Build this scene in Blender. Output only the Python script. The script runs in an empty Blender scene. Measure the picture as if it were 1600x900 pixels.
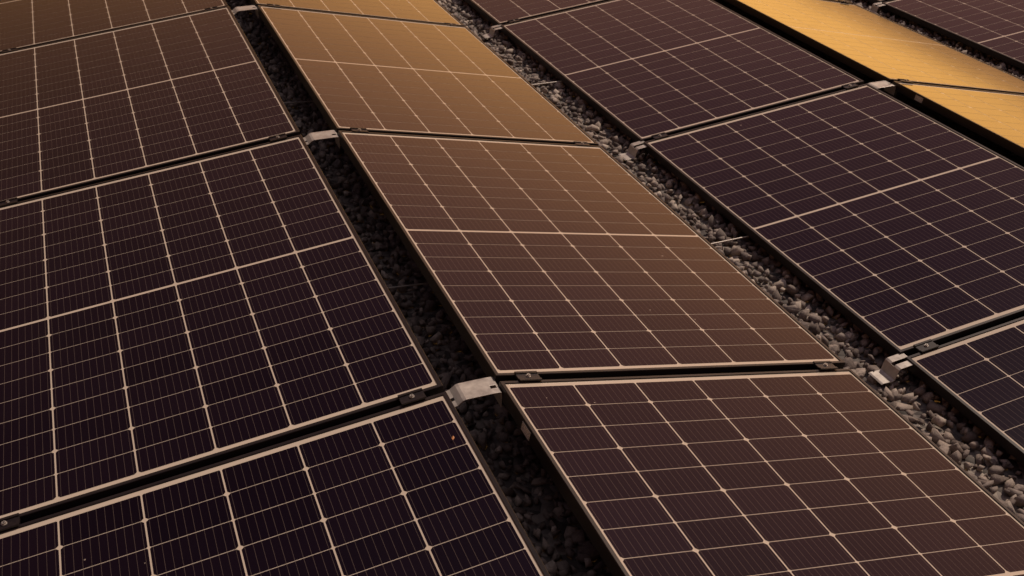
import bpy, bmesh, math, random
import numpy as np
from mathutils import Matrix, Vector
random.seed(4); rng=np.random.default_rng(7)
sc=bpy.context.scene
# ---------------- dimensions (metres)
W=1.134; TILT=0.157242; GR=0.142504; GV=0.201515
PITCH=1.676324+0.051272; L=1.704; GL=PITCH-L
H=0.258                      # height of ridge edge above gravel
C=math.cos(TILT)*W; S=math.sin(TILT)*W
FT=0.035                     # frame thickness
# ---------------- material helpers
def new_mat(name):
    m=bpy.data.materials.new(name); m.use_nodes=True
    nt=m.node_tree; b=nt.nodes['Principled BSDF']; return m,nt,b
def N(nt,t,**k):
    n=nt.nodes.new(t)
    for a,v in k.items(): setattr(n,a,v)
    return n
def math_n(nt,op,a,b=None,c=None):
    n=N(nt,'ShaderNodeMath',operation=op)
    for i,v in enumerate((a,b,c)):
        if v is None: continue
        if isinstance(v,(int,float)): n.inputs[i].default_value=v
        else: nt.links.new(v,n.inputs[i])
    return n.outputs[0]
def ramp(nt,fac,stops):
    r=N(nt,'ShaderNodeValToRGB'); e=r.color_ramp.elements
    while len(e)<len(stops): e.new(0.5)
    for i,(p,c) in enumerate(stops): e[i].position=p; e[i].color=(*c,1) if len(c)==3 else c
    nt.links.new(fac,r.inputs[0]); return r.outputs[0]
def noise(nt,scale,detail=4,vec=None,rough=.5):
    n=N(nt,'ShaderNodeTexNoise'); n.inputs['Scale'].default_value=scale; n.inputs['Detail'].default_value=detail
    n.inputs['Roughness'].default_value=rough
    if vec is not None: nt.links.new(vec,n.inputs['Vector'])
    return n.outputs['Fac']
def mix(nt,f,a,b):
    m=N(nt,'ShaderNodeMix',data_type='RGBA')
    if isinstance(f,(int,float)): m.inputs[0].default_value=f
    else: nt.links.new(f,m.inputs[0])
    for i,v in ((6,a),(7,b)):
        if isinstance(v,tuple): m.inputs[i].default_value=(*v,1)
        else: nt.links.new(v,m.inputs[i])
    return m.outputs[2]
FR=0.011; MX=0.0045; MY=0.015; MID=0.009
PX=(W-2*FR-2*MX)/6; PY=(L-2*FR-2*MY-MID)/18
GXc=0.0042; GYc=0.0021
def dust_factor(nt):
    """world-space dust film + specks"""
    g=N(nt,'ShaderNodeNewGeometry').outputs['Position']
    big=noise(nt,1.3,5,g,.6)
    sp=N(nt,'ShaderNodeTexVoronoi'); sp.inputs['Scale'].default_value=17; nt.links.new(g,sp.inputs['Vector'])
    sel=N(nt,'ShaderNodeSeparateColor'); nt.links.new(sp.outputs['Color'],sel.inputs[0])
    rad=math_n(nt,'MULTIPLY',math_n(nt,'GREATER_THAN',sel.outputs[0],.86),math_n(nt,'MULTIPLY',sel.outputs[1],.06))
    spot=math_n(nt,'LESS_THAN',sp.outputs['Distance'],rad)
    return g,big,spot
# cell
mcell,nt,b=new_mat('silicon_cell')
tc=N(nt,'ShaderNodeTexCoord').outputs['Object']; sx=N(nt,'ShaderNodeSeparateXYZ'); nt.links.new(tc,sx.inputs[0])
u=math_n(nt,'MULTIPLY',math_n(nt,'SUBTRACT',sx.outputs[0],FR+MX),1/PX)
f=math_n(nt,'FRACT',math_n(nt,'MULTIPLY',u,10))
wire=math_n(nt,'LESS_THAN',math_n(nt,'ABSOLUTE',math_n(nt,'SUBTRACT',f,.5)),.026)
g,big,spot=dust_factor(nt)
tone=N(nt,'ShaderNodeAttribute'); tone.attribute_name='tone'
base=mix(nt,tone.outputs['Fac'],(.0034,.0014,.0046),(.0064,.0029,.0072))
base=mix(nt,math_n(nt,'MULTIPLY',big,.008),base,(.42,.26,.24))
col=mix(nt,math_n(nt,'MULTIPLY',wire,.22),base,(.34,.26,.21))
col=mix(nt,math_n(nt,'MULTIPLY',spot,.6),col,(.4,.33,.27))
nt.links.new(col,b.inputs['Base Color'])
rr=N(nt,'ShaderNodeMapRange'); rr.inputs[3].default_value=.12; rr.inputs[4].default_value=.20
nt.links.new(big,rr.inputs[0]); nt.links.new(rr.outputs[0],b.inputs['Roughness'])
b.inputs['IOR'].default_value=1.40
# backsheet
mback,nt,b=new_mat('backsheet_under_glass')
g,big,spot=dust_factor(nt)
col=mix(nt,math_n(nt,'MULTIPLY',big,.45),(.62,.53,.43),(.38,.31,.24))
nt.links.new(col,b.inputs['Base Color']); b.inputs['Roughness'].default_value=.18; b.inputs['IOR'].default_value=1.42
# frame
mframe,nt,b=new_mat('black_anodised_frame')
n=noise(nt,9,5); nt.links.new(ramp(nt,n,[(.3,(.007,.005,.007)),(.75,(.02,.015,.015))]),b.inputs['Base Color'])
b.inputs['Roughness'].default_value=.42; b.inputs['IOR'].default_value=1.4
mlabel,nt,b=new_mat('paper_label')
tc=N(nt,'ShaderNodeTexCoord').outputs['Object']; sx=N(nt,'ShaderNodeSeparateXYZ'); nt.links.new(tc,sx.inputs[0])
ln=math_n(nt,'GREATER_THAN',math_n(nt,'FRACT',math_n(nt,'MULTIPLY',sx.outputs[2],200)),.66)
ln2=math_n(nt,'GREATER_THAN',noise(nt,260,1,tc),.45)
nt.links.new(mix(nt,math_n(nt,'MULTIPLY',ln,ln2),(.6,.57,.5),(.08,.07,.07)),b.inputs['Base Color'])
# metals
malu,nt,b=new_mat('galvanised_steel')
tcg=N(nt,'ShaderNodeTexCoord').outputs['Object']
n=noise(nt,35,6,tcg,.65); nt.links.new(ramp(nt,n,[(.3,(.34,.31,.28)),(.7,(.54,.50,.45))]),b.inputs['Base Color'])
b.inputs['Metallic'].default_value=.3
nt.links.new(ramp(nt,n,[(.3,(.35,)*3),(.7,(.55,)*3)]),b.inputs['Roughness'])
mrail,nt,b=new_mat('black_rail')
n=noise(nt,14,5); nt.links.new(ramp(nt,n,[(.3,(.012,.010,.012)),(.75,(.03,.024,.022))]),b.inputs['Base Color']); b.inputs['Roughness'].default_value=.5
mcable,nt,b=new_mat('cable_rubber'); b.inputs['Base Color'].default_value=(.012,.011,.012,1); b.inputs['Roughness'].default_value=.45
# stones
mst,nt,b=new_mat('crushed_stone')
at=N(nt,'ShaderNodeAttribute'); at.attribute_name='tone'
c1=ramp(nt,at.outputs['Fac'],[(0,(.055,.048,.050)),(.3,(.155,.135,.13)),(.55,(.26,.225,.205)),(.8,(.39,.335,.29)),(1,(.60,.53,.46))])
g=N(nt,'ShaderNodeNewGeometry').outputs['Position']
n=noise(nt,120,6,g,.7); n2=noise(nt,2.2,3,g)
c1=mix(nt,math_n(nt,'MULTIPLY',n2,.35),c1,(.33,.22,.145))
hs=N(nt,'ShaderNodeHueSaturation'); nt.links.new(c1,hs.inputs['Color'])
nt.links.new(math_n(nt,'MULTIPLY_ADD',n,1.5,.25),hs.inputs['Value'])
nt.links.new(hs.outputs[0],b.inputs['Base Color']); b.inputs['Roughness'].default_value=.85
bp=N(nt,'ShaderNodeBump'); bp.inputs['Strength'].default_value=.6; bp.inputs['Distance'].default_value=.004
nt.links.new(n,bp.inputs['Height']); nt.links.new(bp.outputs[0],b.inputs['Normal'])
mgr,nt,b=new_mat('gravel_bed')
g=N(nt,'ShaderNodeNewGeometry').outputs['Position']
v=N(nt,'ShaderNodeTexVoronoi'); v.inputs['Scale'].default_value=32; nt.links.new(g,v.inputs['Vector'])
bw=N(nt,'ShaderNodeRGBToBW'); nt.links.new(v.outputs['Color'],bw.inputs[0])
c1=ramp(nt,bw.outputs[0],[(.1,(.05,.045,.04)),(.5,(.14,.12,.11)),(.9,(.30,.26,.22))])
nt.links.new(c1,b.inputs['Base Color']); b.inputs['Roughness'].default_value=.9
bp=N(nt,'ShaderNodeBump'); bp.invert=True; bp.inputs['Distance'].default_value=.02
nt.links.new(v.outputs['Distance'],bp.inputs['Height']); nt.links.new(bp.outputs[0],b.inputs['Normal'])

# ---------------- panel mesh
def add_box(V,F,Mi,x0,x1,y0,y1,z0,z1,mi):
    o=len(V)
    V+= [(x0,y0,z0),(x1,y0,z0),(x1,y1,z0),(x0,y1,z0),(x0,y0,z1),(x1,y0,z1),(x1,y1,z1),(x0,y1,z1)]
    F+= [(o,o+3,o+2,o+1),(o+4,o+5,o+6,o+7),(o,o+1,o+5,o+4),(o+1,o+2,o+6,o+5),(o+2,o+3,o+7,o+6),(o+3,o,o+4,o+7)]
    Mi+= [mi]*6
def panel_mesh(label,seed):
    r=random.Random(seed)
    V=[];F=[];M=[];T=[]
    prof=[(0.0,-FT),(0.0,-.0012),(.0012,0),(FR-.001,0),(FR,-.0012),(FR,-.003)]
    rings=[]
    for d,z in prof:
        o=len(V); V+=[(d,d,z),(W-d,d,z),(W-d,L-d,z),(d,L-d,z)]; rings.append(o)
    for a,bq in zip(rings,rings[1:]):
        for i in range(4):
            j=(i+1)%4; F.append((a+i,a+j,bq+j,bq+i)); M.append(2)
    o=len(V); V+=[(.028,.028,-FT),(W-.028,.028,-FT),(W-.028,L-.028,-FT),(.028,L-.028,-FT)]
    for i in range(4):
        j=(i+1)%4; F.append((rings[0]+j,rings[0]+i,o+i,o+j)); M.append(2)
    zb=-.0032; o=len(V); V+=[(FR,FR,zb),(W-FR,FR,zb),(W-FR,L-FR,zb),(FR,L-FR,zb)]; F.append((o,o+1,o+2,o+3)); M.append(1)
    o=len(V); V+=[(FR,FR,-.008),(W-FR,FR,-.008),(W-FR,L-FR,-.008),(FR,L-FR,-.008)]; F.append((o+3,o+2,o+1,o)); M.append(1)
    zc=-.0028; tones=[0.0]*len(F)
    for i in range(6):
        for j in range(18):
            x0=FR+MX+i*PX+GXc/2; x1=x0+PX-GXc
            y0=FR+MY+j*PY+(MID if j>=9 else 0)+GYc/2; y1=y0+PY-GYc
            big=.0062; sm=.0030
            jj=j if j<9 else j-9
            cb,ct=(big,sm) if jj%2==0 else (sm,big)
            o=len(V)
            V+=[(x0+cb,y0,zc),(x1-cb,y0,zc),(x1,y0+cb,zc),(x1,y1-ct,zc),(x1-ct,y1,zc),(x0+ct,y1,zc),(x0,y1-ct,zc),(x0,y0+cb,zc)]
            F.append(tuple(range(o,o+8))); M.append(0); tones.append(r.random())
    if label:
        o0=len(F); add_box(V,F,M,-.0012,-.0002,L-.215,L-.165,-.030,-.008,3); tones+=[0]*(len(F)-o0)
    me=bpy.data.meshes.new('solar_panel_mesh'); me.from_pydata(V,[],F); 
    for m in (mcell,mback,mframe,mlabel): me.materials.append(m)
    me.polygons.foreach_set('material_index',M)
    at=me.attributes.new('tone','FLOAT','FACE'); at.data.foreach_set('value',tones)
    me.update(); return me
def mkobj(name,me,loc=(0,0,0),mat=None):
    o=bpy.data.objects.new(name,me); sc.collection.objects.link(o)
    if mat: me.materials.append(mat)
    o.location=loc; return o
ups=[panel_mesh(False,s) for s in range(3)]
lab=panel_mesh(True,10)
xA=-GR/2-C
P2=2*C+GR+GV
cols=[]
for k in range(-1,3):
    cols.append((xA+k*P2,True)); cols.append((GR/2+k*P2,False))
cols=cols[1:]                       # start with the falling column left of A
ROWS=range(-3,6)                    # row r spans y=r*PITCH+GL/2 ...
for ci,(x,up) in enumerate(cols):
    for r in ROWS:
        me=ups[random.randrange(3)]
        if (ci,r) in ((2,-1),(4,0),(0,1),(6,3)): me=lab
        o=mkobj('solar_panel',me)
        jit=random.uniform(-.0015,.0015)
        th=(-TILT if up else TILT)+random.uniform(-.002,.002)
        o.matrix_world=Matrix.Translation((x+jit,r*PITCH+GL/2,H-(S if up else 0)))@Matrix.Rotation(th,4,'Y')@Matrix.Rotation(random.uniform(-.0012,.0012),4,'X')
# ---------------- rails, clamps, brackets
def mesh_from(V,F,name,mats=None,M=None):
    me=bpy.data.meshes.new(name); me.from_pydata(V,[],F); me.update()
    if mats:
        for m in mats: me.materials.append(m)
    if M: me.polygons.foreach_set('material_index',M)
    return me
V=[];F=[];M=[]
add_box(V,F,M,.03,W-.03,-.035,.035,-.075,-FT-.002,0)
add_box(V,F,M,.05,W-.05,-.006,.006,-.0349,-.022,0)
rail=mesh_from(V,F,'mounting_rail_mesh',[mrail],M)
bm=bmesh.new()
def bbox(x0,x1,y0,y1,z0,z1,mi=0,bev=.001):
    t=bmesh.new(); bmesh.ops.create_cube(t,size=1,matrix=Matrix.Translation(((x0+x1)/2,(y0+y1)/2,(z0+z1)/2))@Matrix.Diagonal((x1-x0,y1-y0,z1-z0,1)))
    if bev: bmesh.ops.bevel(t,geom=t.edges[:],offset=bev,segments=2,affect='EDGES')
    for f_ in t.faces: f_.material_index=mi
    m_=bpy.data.meshes.new('t'); t.to_mesh(m_); t.free(); bm.from_mesh(m_); bpy.data.meshes.remove(m_)
def cyl(x,y,z0,z1,r,seg,mi):
    t=bmesh.new(); bmesh.ops.create_cone(t,cap_ends=True,segments=seg,radius1=r,radius2=r,depth=z1-z0,matrix=Matrix.Translation((x,y,(z0+z1)/2)))
    for f_ in t.faces: f_.material_index=mi
    m_=bpy.data.meshes.new('t'); t.to_mesh(m_); t.free(); bm.from_mesh(m_); bpy.data.meshes.remove(m_)
bbox(-.032,.032,-.021,-.0115,.0006,.0046); bbox(-.032,.032,.0115,.021,.0006,.0046)
bbox(-.032,.032,-.0112,.0112,-.006,.002)
cyl(0,0,.0022,.0036,.0065,20,1); cyl(0,0,.0036,.0075,.005,6,1); cyl(0,0,.0074,.0078,.0026,6,0)
clamp=bpy.data.meshes.new('clamp_mesh'); bm.to_mesh(clamp); bm.free()
clamp.materials.append(mframe); clamp.materials.append(malu)
def sheet(profile,y0,y1,slots=()):
    """bent sheet: profile of (x,z), extruded in y; slots=(segment,ya,yb) omitted"""
    ys=sorted({y0,y1}|{s[1] for s in slots}|{s[2] for s in slots})
    t=bmesh.new(); vs={}
    for i,(x,z) in enumerate(profile):
        for j,y in enumerate(ys): vs[i,j]=t.verts.new((x,y,z))
    for i in range(len(profile)-1):
        for j in range(len(ys)-1):
            yc=(ys[j]+ys[j+1])/2
            if any(s[0]==i and s[1]<yc<s[2] for s in slots): continue
            t.faces.new((vs[i,j],vs[i+1,j],vs[i+1,j+1],vs[i,j+1]))
    me=bpy.data.meshes.new('bracket_mesh'); t.to_mesh(me); t.free(); return me
g2=GR/2
ridge=sheet([(-g2-.05,-.048),(-g2-.012,-.042),(-g2+.006,-.036),(-g2+.022,-.031),(-g2+.036,-.019),(-g2+.044,-.016),(g2-.026,-.012),(g2-.010,-.012),(g2-.0035,-.015),(g2-.002,-.060)],
            -.044,.028,slots=[(1,-.020,-.008),(2,-.020,-.008),(6,-.022,-.010)])
valley=sheet([(-.040,-.004),(-.034,-.001),(.0,0.0),(.006,.003),(.010,.024),(.014,.036),(.020,.041),(.075,.050)],-.045,.020,
             slots=[(5,-.02,-.006),(6,-.02,-.006)])
for me in (ridge,valley): me.materials.append(malu)
def bracket(me,loc,name):
    o=mkobj(name,me,loc); s=o.modifiers.new('thickness','SOLIDIFY'); s.thickness=.003
    bv=o.modifiers.new('edge','BEVEL'); bv.width=.0010; bv.segments=2; bv.limit_method='ANGLE'; return o
V=[];F=[];M=[]
add_box(V,F,M,-.11,.11,-.09,.09,0,.018,0); add_box(V,F,M,-.03,.03,-.03,.03,.018,.15,0)
base=mesh_from(V,F,'foot_mesh',[mrail])
for ci,(x,up) in enumerate(cols):
    for r in ROWS:
        y=r*PITCH
        M4=Matrix.Translation((x,y,H-(S if up else 0)))@Matrix.Rotation(-TILT if up else TILT,4,'Y')
        o=mkobj('mounting_rail',rail); o.matrix_world=M4
        for cx in (.085,W-.085):
            o=mkobj('panel_clamp',clamp); o.matrix_world=M4@Matrix.Translation((cx,0,0))
    xr=x+C
    for r in ROWS:
        y=r*PITCH
        if up:
            bracket(ridge,(xr+GR/2,y,H),'ridge_bracket').rotation_euler=(0,0,random.uniform(-.03,.03))
            mkobj('support_foot',base,(xr+GR/2-.14,y,.005))
        else:
            bracket(valley,(xr+GV-.062,y-.004,.026),'valley_bracket').rotation_euler=(0,0,random.uniform(-.06,.06))
# ---------------- gravel
def stone_variant():
    t=bmesh.new()
    n=random.randint(9,14); s=(1,random.uniform(.6,.95),random.uniform(.45,.85))
    for i in range(n):
        v=Vector((random.gauss(0,1),random.gauss(0,1),random.gauss(0,1))).normalized()*random.uniform(.75,1.15)
        t.verts.new((v.x*s[0],v.y*s[1],v.z*s[2]))
    bmesh.ops.convex_hull(t,input=t.verts[:]); 
    bmesh.ops.delete(t,geom=[v for v in t.verts if not v.link_faces],context='VERTS')
    bmesh.ops.triangulate(t,faces=t.faces[:])
    t.verts.index_update()
    V=np.array([v.co[:] for v in t.verts]); F=np.array([[v.index for v in f_.verts] for f_ in t.faces]); t.free(); return V,F
vars_=[stone_variant() for _ in range(32)]
strips=[]
for ci,(x,up) in enumerate(cols):
    xr=x+C; g_=GR if up else GV
    strips.append((xr-(.30 if up else .16),xr+g_+(.30 if up else .22),-3.2 if ci in(1,2,3,4) else -1.,8.6))
pos=[]
for (x0,x1,y0,y1) in strips:
    st=.028
    nx=int((x1-x0)/st); ny=int((y1-y0)/st)
    gx,gy=np.meshgrid(np.arange(nx),np.arange(ny)); gx=gx.ravel();gy=gy.ravel()
    p=np.stack([x0+(gx+rng.random(len(gx))*1.1)*st,y0+(gy+rng.random(len(gx))*1.1)*st,rng.uniform(-.002,.018,len(gx))],1)
    pos.append(p)
pos=np.concatenate(pos); n=len(pos)
sz=np.clip(rng.lognormal(math.log(.0185),.34,n),.008,.038)
which=rng.integers(0,len(vars_),n)
q=rng.normal(size=(n,4)); q[:,1:3]*=.6; q/=np.linalg.norm(q,axis=1,keepdims=True)
w_,x_,y_,z_=q.T
R=np.stack([1-2*(y_**2+z_**2),2*(x_*y_-z_*w_),2*(x_*z_+y_*w_),2*(x_*y_+z_*w_),1-2*(x_**2+z_**2),2*(y_*z_-x_*w_),2*(x_*z_-y_*w_),2*(y_*z_+x_*w_),1-2*(x_**2+y_**2)],1).reshape(-1,3,3)
tone=np.clip(rng.beta(1.5,1.8,n),0,1)
AV=[];AF=[];AT=[];off=0
for k,(V,F) in enumerate(vars_):
    idx=np.where(which==k)[0]
    vv=np.einsum('nij,vj->nvi',R[idx],V)*sz[idx,None,None]+pos[idx,None,:]
    AV.append(vv.reshape(-1,3)); m=len(V)
    ff=(F[None]+(np.arange(len(idx))*m)[:,None,None])+off
    AF.append(ff.reshape(-1,3)); AT.append(np.repeat(tone[idx],len(F))); off+=len(idx)*m
AV=np.concatenate(AV);AF=np.concatenate(AF);AT=np.concatenate(AT)
me=bpy.data.meshes.new('gravel_mesh'); me.vertices.add(len(AV)); me.vertices.foreach_set('co',AV.ravel().astype(np.float32))
me.loops.add(AF.size); me.loops.foreach_set('vertex_index',AF.ravel().astype(np.int32))
me.polygons.add(len(AF)); me.polygons.foreach_set('loop_start',np.arange(0,AF.size,3,dtype=np.int32)); me.update(calc_edges=True)
at=me.attributes.new('tone','FLOAT','FACE'); at.data.foreach_set('value',AT.astype(np.float32))
me.materials.append(mst); mkobj('gravel',me)
me=mesh_from([(-300,-300,0),(300,-300,0),(300,300,0),(-300,300,0)],[(0,1,2,3)],'ground_mesh',[mgr]); mkobj('ground',me)
# ---------------- cables and tie rods
def cable(pts,r,name,mat):
    cu=bpy.data.curves.new(name,'CURVE'); cu.dimensions='3D'; cu.bevel_depth=r; cu.bevel_resolution=3; cu.resolution_u=10
    s=cu.splines.new('BEZIER'); s.bezier_points.add(len(pts)-1)
    for p_,co in zip(s.bezier_points,pts): p_.co=co; p_.handle_left_type=p_.handle_right_type='AUTO'
    cu.materials.append(mat); o=bpy.data.objects.new(name,cu); sc.collection.objects.link(o)
cable([(-.16,-.25,.10),(-.05,-.45,.06),(-.01,-.75,.05),(.05,-1.0,.07),(.02,-1.4,.055),(.1,-1.9,.06)],.0055,'solar_cable',mcable)
cable([(-.12,-.35,.07),(-.03,-.62,.045),(-.03,-.95,.045),(.0,-1.3,.055),(.05,-1.8,.05)],.0055,'solar_cable',mcable)
xb=GR/2+C
for k in range(-2,5):
    y=PITCH*(k+.5)
    cable([(xb-.15,y-.02,.042),(xb+GV+.2,y+.03,.046)],.003,'tie_wire',malu)
    cable([(-.3,y,.055),(.3,y-.02,.055)],.003,'tie_wire',malu)
# fallen leaf on panel
V=[(0,0,.001),(.004,.003,.002),(.009,.003,.0015),(.013,0,.003),(.009,-.003,.0015),(.003,-.003,.002)]
ml,nt,b=new_mat('dry_leaf'); b.inputs['Base Color'].default_value=(.45,.16,.03,1)
lf=mesh_from(V,[(0,1,2),(0,2,3),(0,3,4),(0,4,5)],'leaf_mesh',[ml]); o=mkobj('fallen_leaf',lf)
o.matrix_world=Matrix.Translation((xA,0,H-S))@Matrix.Rotation(-TILT,4,'Y')@Matrix.Translation((W-.045,-.20,0))@Matrix.Rotation(1.2,4,'Z')

# ---------------- world
w=bpy.data.worlds.new('World'); sc.world=w; w.use_nodes=True; nt=w.node_tree; nt.nodes.clear()
SUN_EL=math.radians(53); SUN_AZ=math.radians(62)   # azimuth from +y towards +x
out=N(nt,'ShaderNodeOutputWorld'); sky=N(nt,'ShaderNodeTexSky',sky_type='NISHITA'); sky.sun_disc=False
sky.sun_elevation=SUN_EL; sky.sun_rotation=SUN_AZ; sky.dust_density=4
bg=N(nt,'ShaderNodeBackground'); bg.inputs[1].default_value=.05
tint=N(nt,'ShaderNodeMix',data_type='RGBA',blend_type='MULTIPLY'); tint.inputs[0].default_value=1
nt.links.new(sky.outputs[0],tint.inputs[6]); tint.inputs[7].default_value=(.08,.04,.045,1); nt.links.new(tint.outputs[2],bg.inputs[0])
g=N(nt,'ShaderNodeTexCoord').outputs['Generated']; sx=N(nt,'ShaderNodeSeparateXYZ'); nt.links.new(g,sx.inputs[0])
cl=noise(nt,2.2,5,g,.55)
z=math_n(nt,'ADD',sx.outputs[2],math_n(nt,'MULTIPLY',math_n(nt,'SUBTRACT',cl,.5),.06))
# clouded evening sky: golden band low down, dusky purple above, paler overhead
rc=ramp(nt,z,[(0,(2.7,1.36,.30)),(.11,(2.25,1.10,.27)),(.22,(1.15,.52,.21)),(.34,(.56,.25,.18)),(.50,(.27,.125,.135)),(.66,(.105,.062,.105)),(.82,(.15,.115,.155)),(.96,(.42,.37,.40))])
hx=math_n(nt,'MULTIPLY',sx.outputs[0],math.sin(math.radians(55))); hy=math_n(nt,'MULTIPLY',sx.outputs[1],math.cos(math.radians(55)))
hl=math_n(nt,'SQRT',math_n(nt,'MAXIMUM',math_n(nt,'SUBTRACT',1.0001,math_n(nt,'MULTIPLY',sx.outputs[2],sx.outputs[2])),.0001))
dt=math_n(nt,'DIVIDE',math_n(nt,'ADD',hx,hy),hl)
mr=N(nt,'ShaderNodeMapRange'); mr.interpolation_type='SMOOTHSTEP'; mr.inputs[1].default_value=.4; mr.inputs[2].default_value=.98; mr.inputs[3].default_value=.26; mr.inputs[4].default_value=1
nt.links.new(dt,mr.inputs[0])
hi=N(nt,'ShaderNodeMapRange'); hi.inputs[1].default_value=.6; hi.inputs[2].default_value=.85; nt.links.new(sx.outputs[2],hi.inputs[0])
st_=math_n(nt,'MAXIMUM',mr.outputs[0],hi.outputs[0])
bg2=N(nt,'ShaderNodeBackground'); nt.links.new(rc,bg2.inputs[0]); nt.links.new(st_,bg2.inputs[1])
ad=N(nt,'ShaderNodeAddShader'); nt.links.new(bg.outputs[0],ad.inputs[0]); nt.links.new(bg2.outputs[0],ad.inputs[1]); nt.links.new(ad.outputs[0],out.inputs[0])
sd=bpy.data.lights.new('sun','SUN'); sd.energy=2.8; sd.angle=math.radians(4); sd.color=(1,.82,.66)
so=bpy.data.objects.new('sun',sd); sc.collection.objects.link(so)
el=SUN_EL; az=SUN_AZ
d=Vector((math.sin(az)*math.cos(el),math.cos(az)*math.cos(el),math.sin(el)))
so.rotation_euler=(-d).to_track_quat('-Z','Y').to_euler(); so.location=(5,5,6)
# ---------------- camera (solved from the photograph's perspective)
yw,pi_,ro=0.402149,0.520332,0.062178
f_=Vector((math.sin(yw)*math.cos(pi_),math.cos(yw)*math.cos(pi_),-math.sin(pi_)))
rt=Vector((math.cos(yw),-math.sin(yw),0)); up_=rt.cross(f_)
a=rt*math.cos(ro)+up_*math.sin(ro); b_=-rt*math.sin(ro)+up_*math.cos(ro)
cd=bpy.data.cameras.new('camera'); co=bpy.data.objects.new('camera',cd); sc.collection.objects.link(co)
mw=Matrix((( a.x,b_.x,-f_.x,-0.811685),(a.y,b_.y,-f_.y,-2.131422),(a.z,b_.z,-f_.z,1.587121+H),(0,0,0,1)))
co.matrix_world=mw; cd.sensor_width=36; cd.lens=1716.57/1600*36; cd.clip_end=1000
cd.dof.use_dof=True; cd.dof.focus_distance=3.2; cd.dof.aperture_fstop=11
sc.camera=co
sc.view_settings.view_transform='Standard'; sc.view_settings.look='None'; sc.view_settings.exposure=0
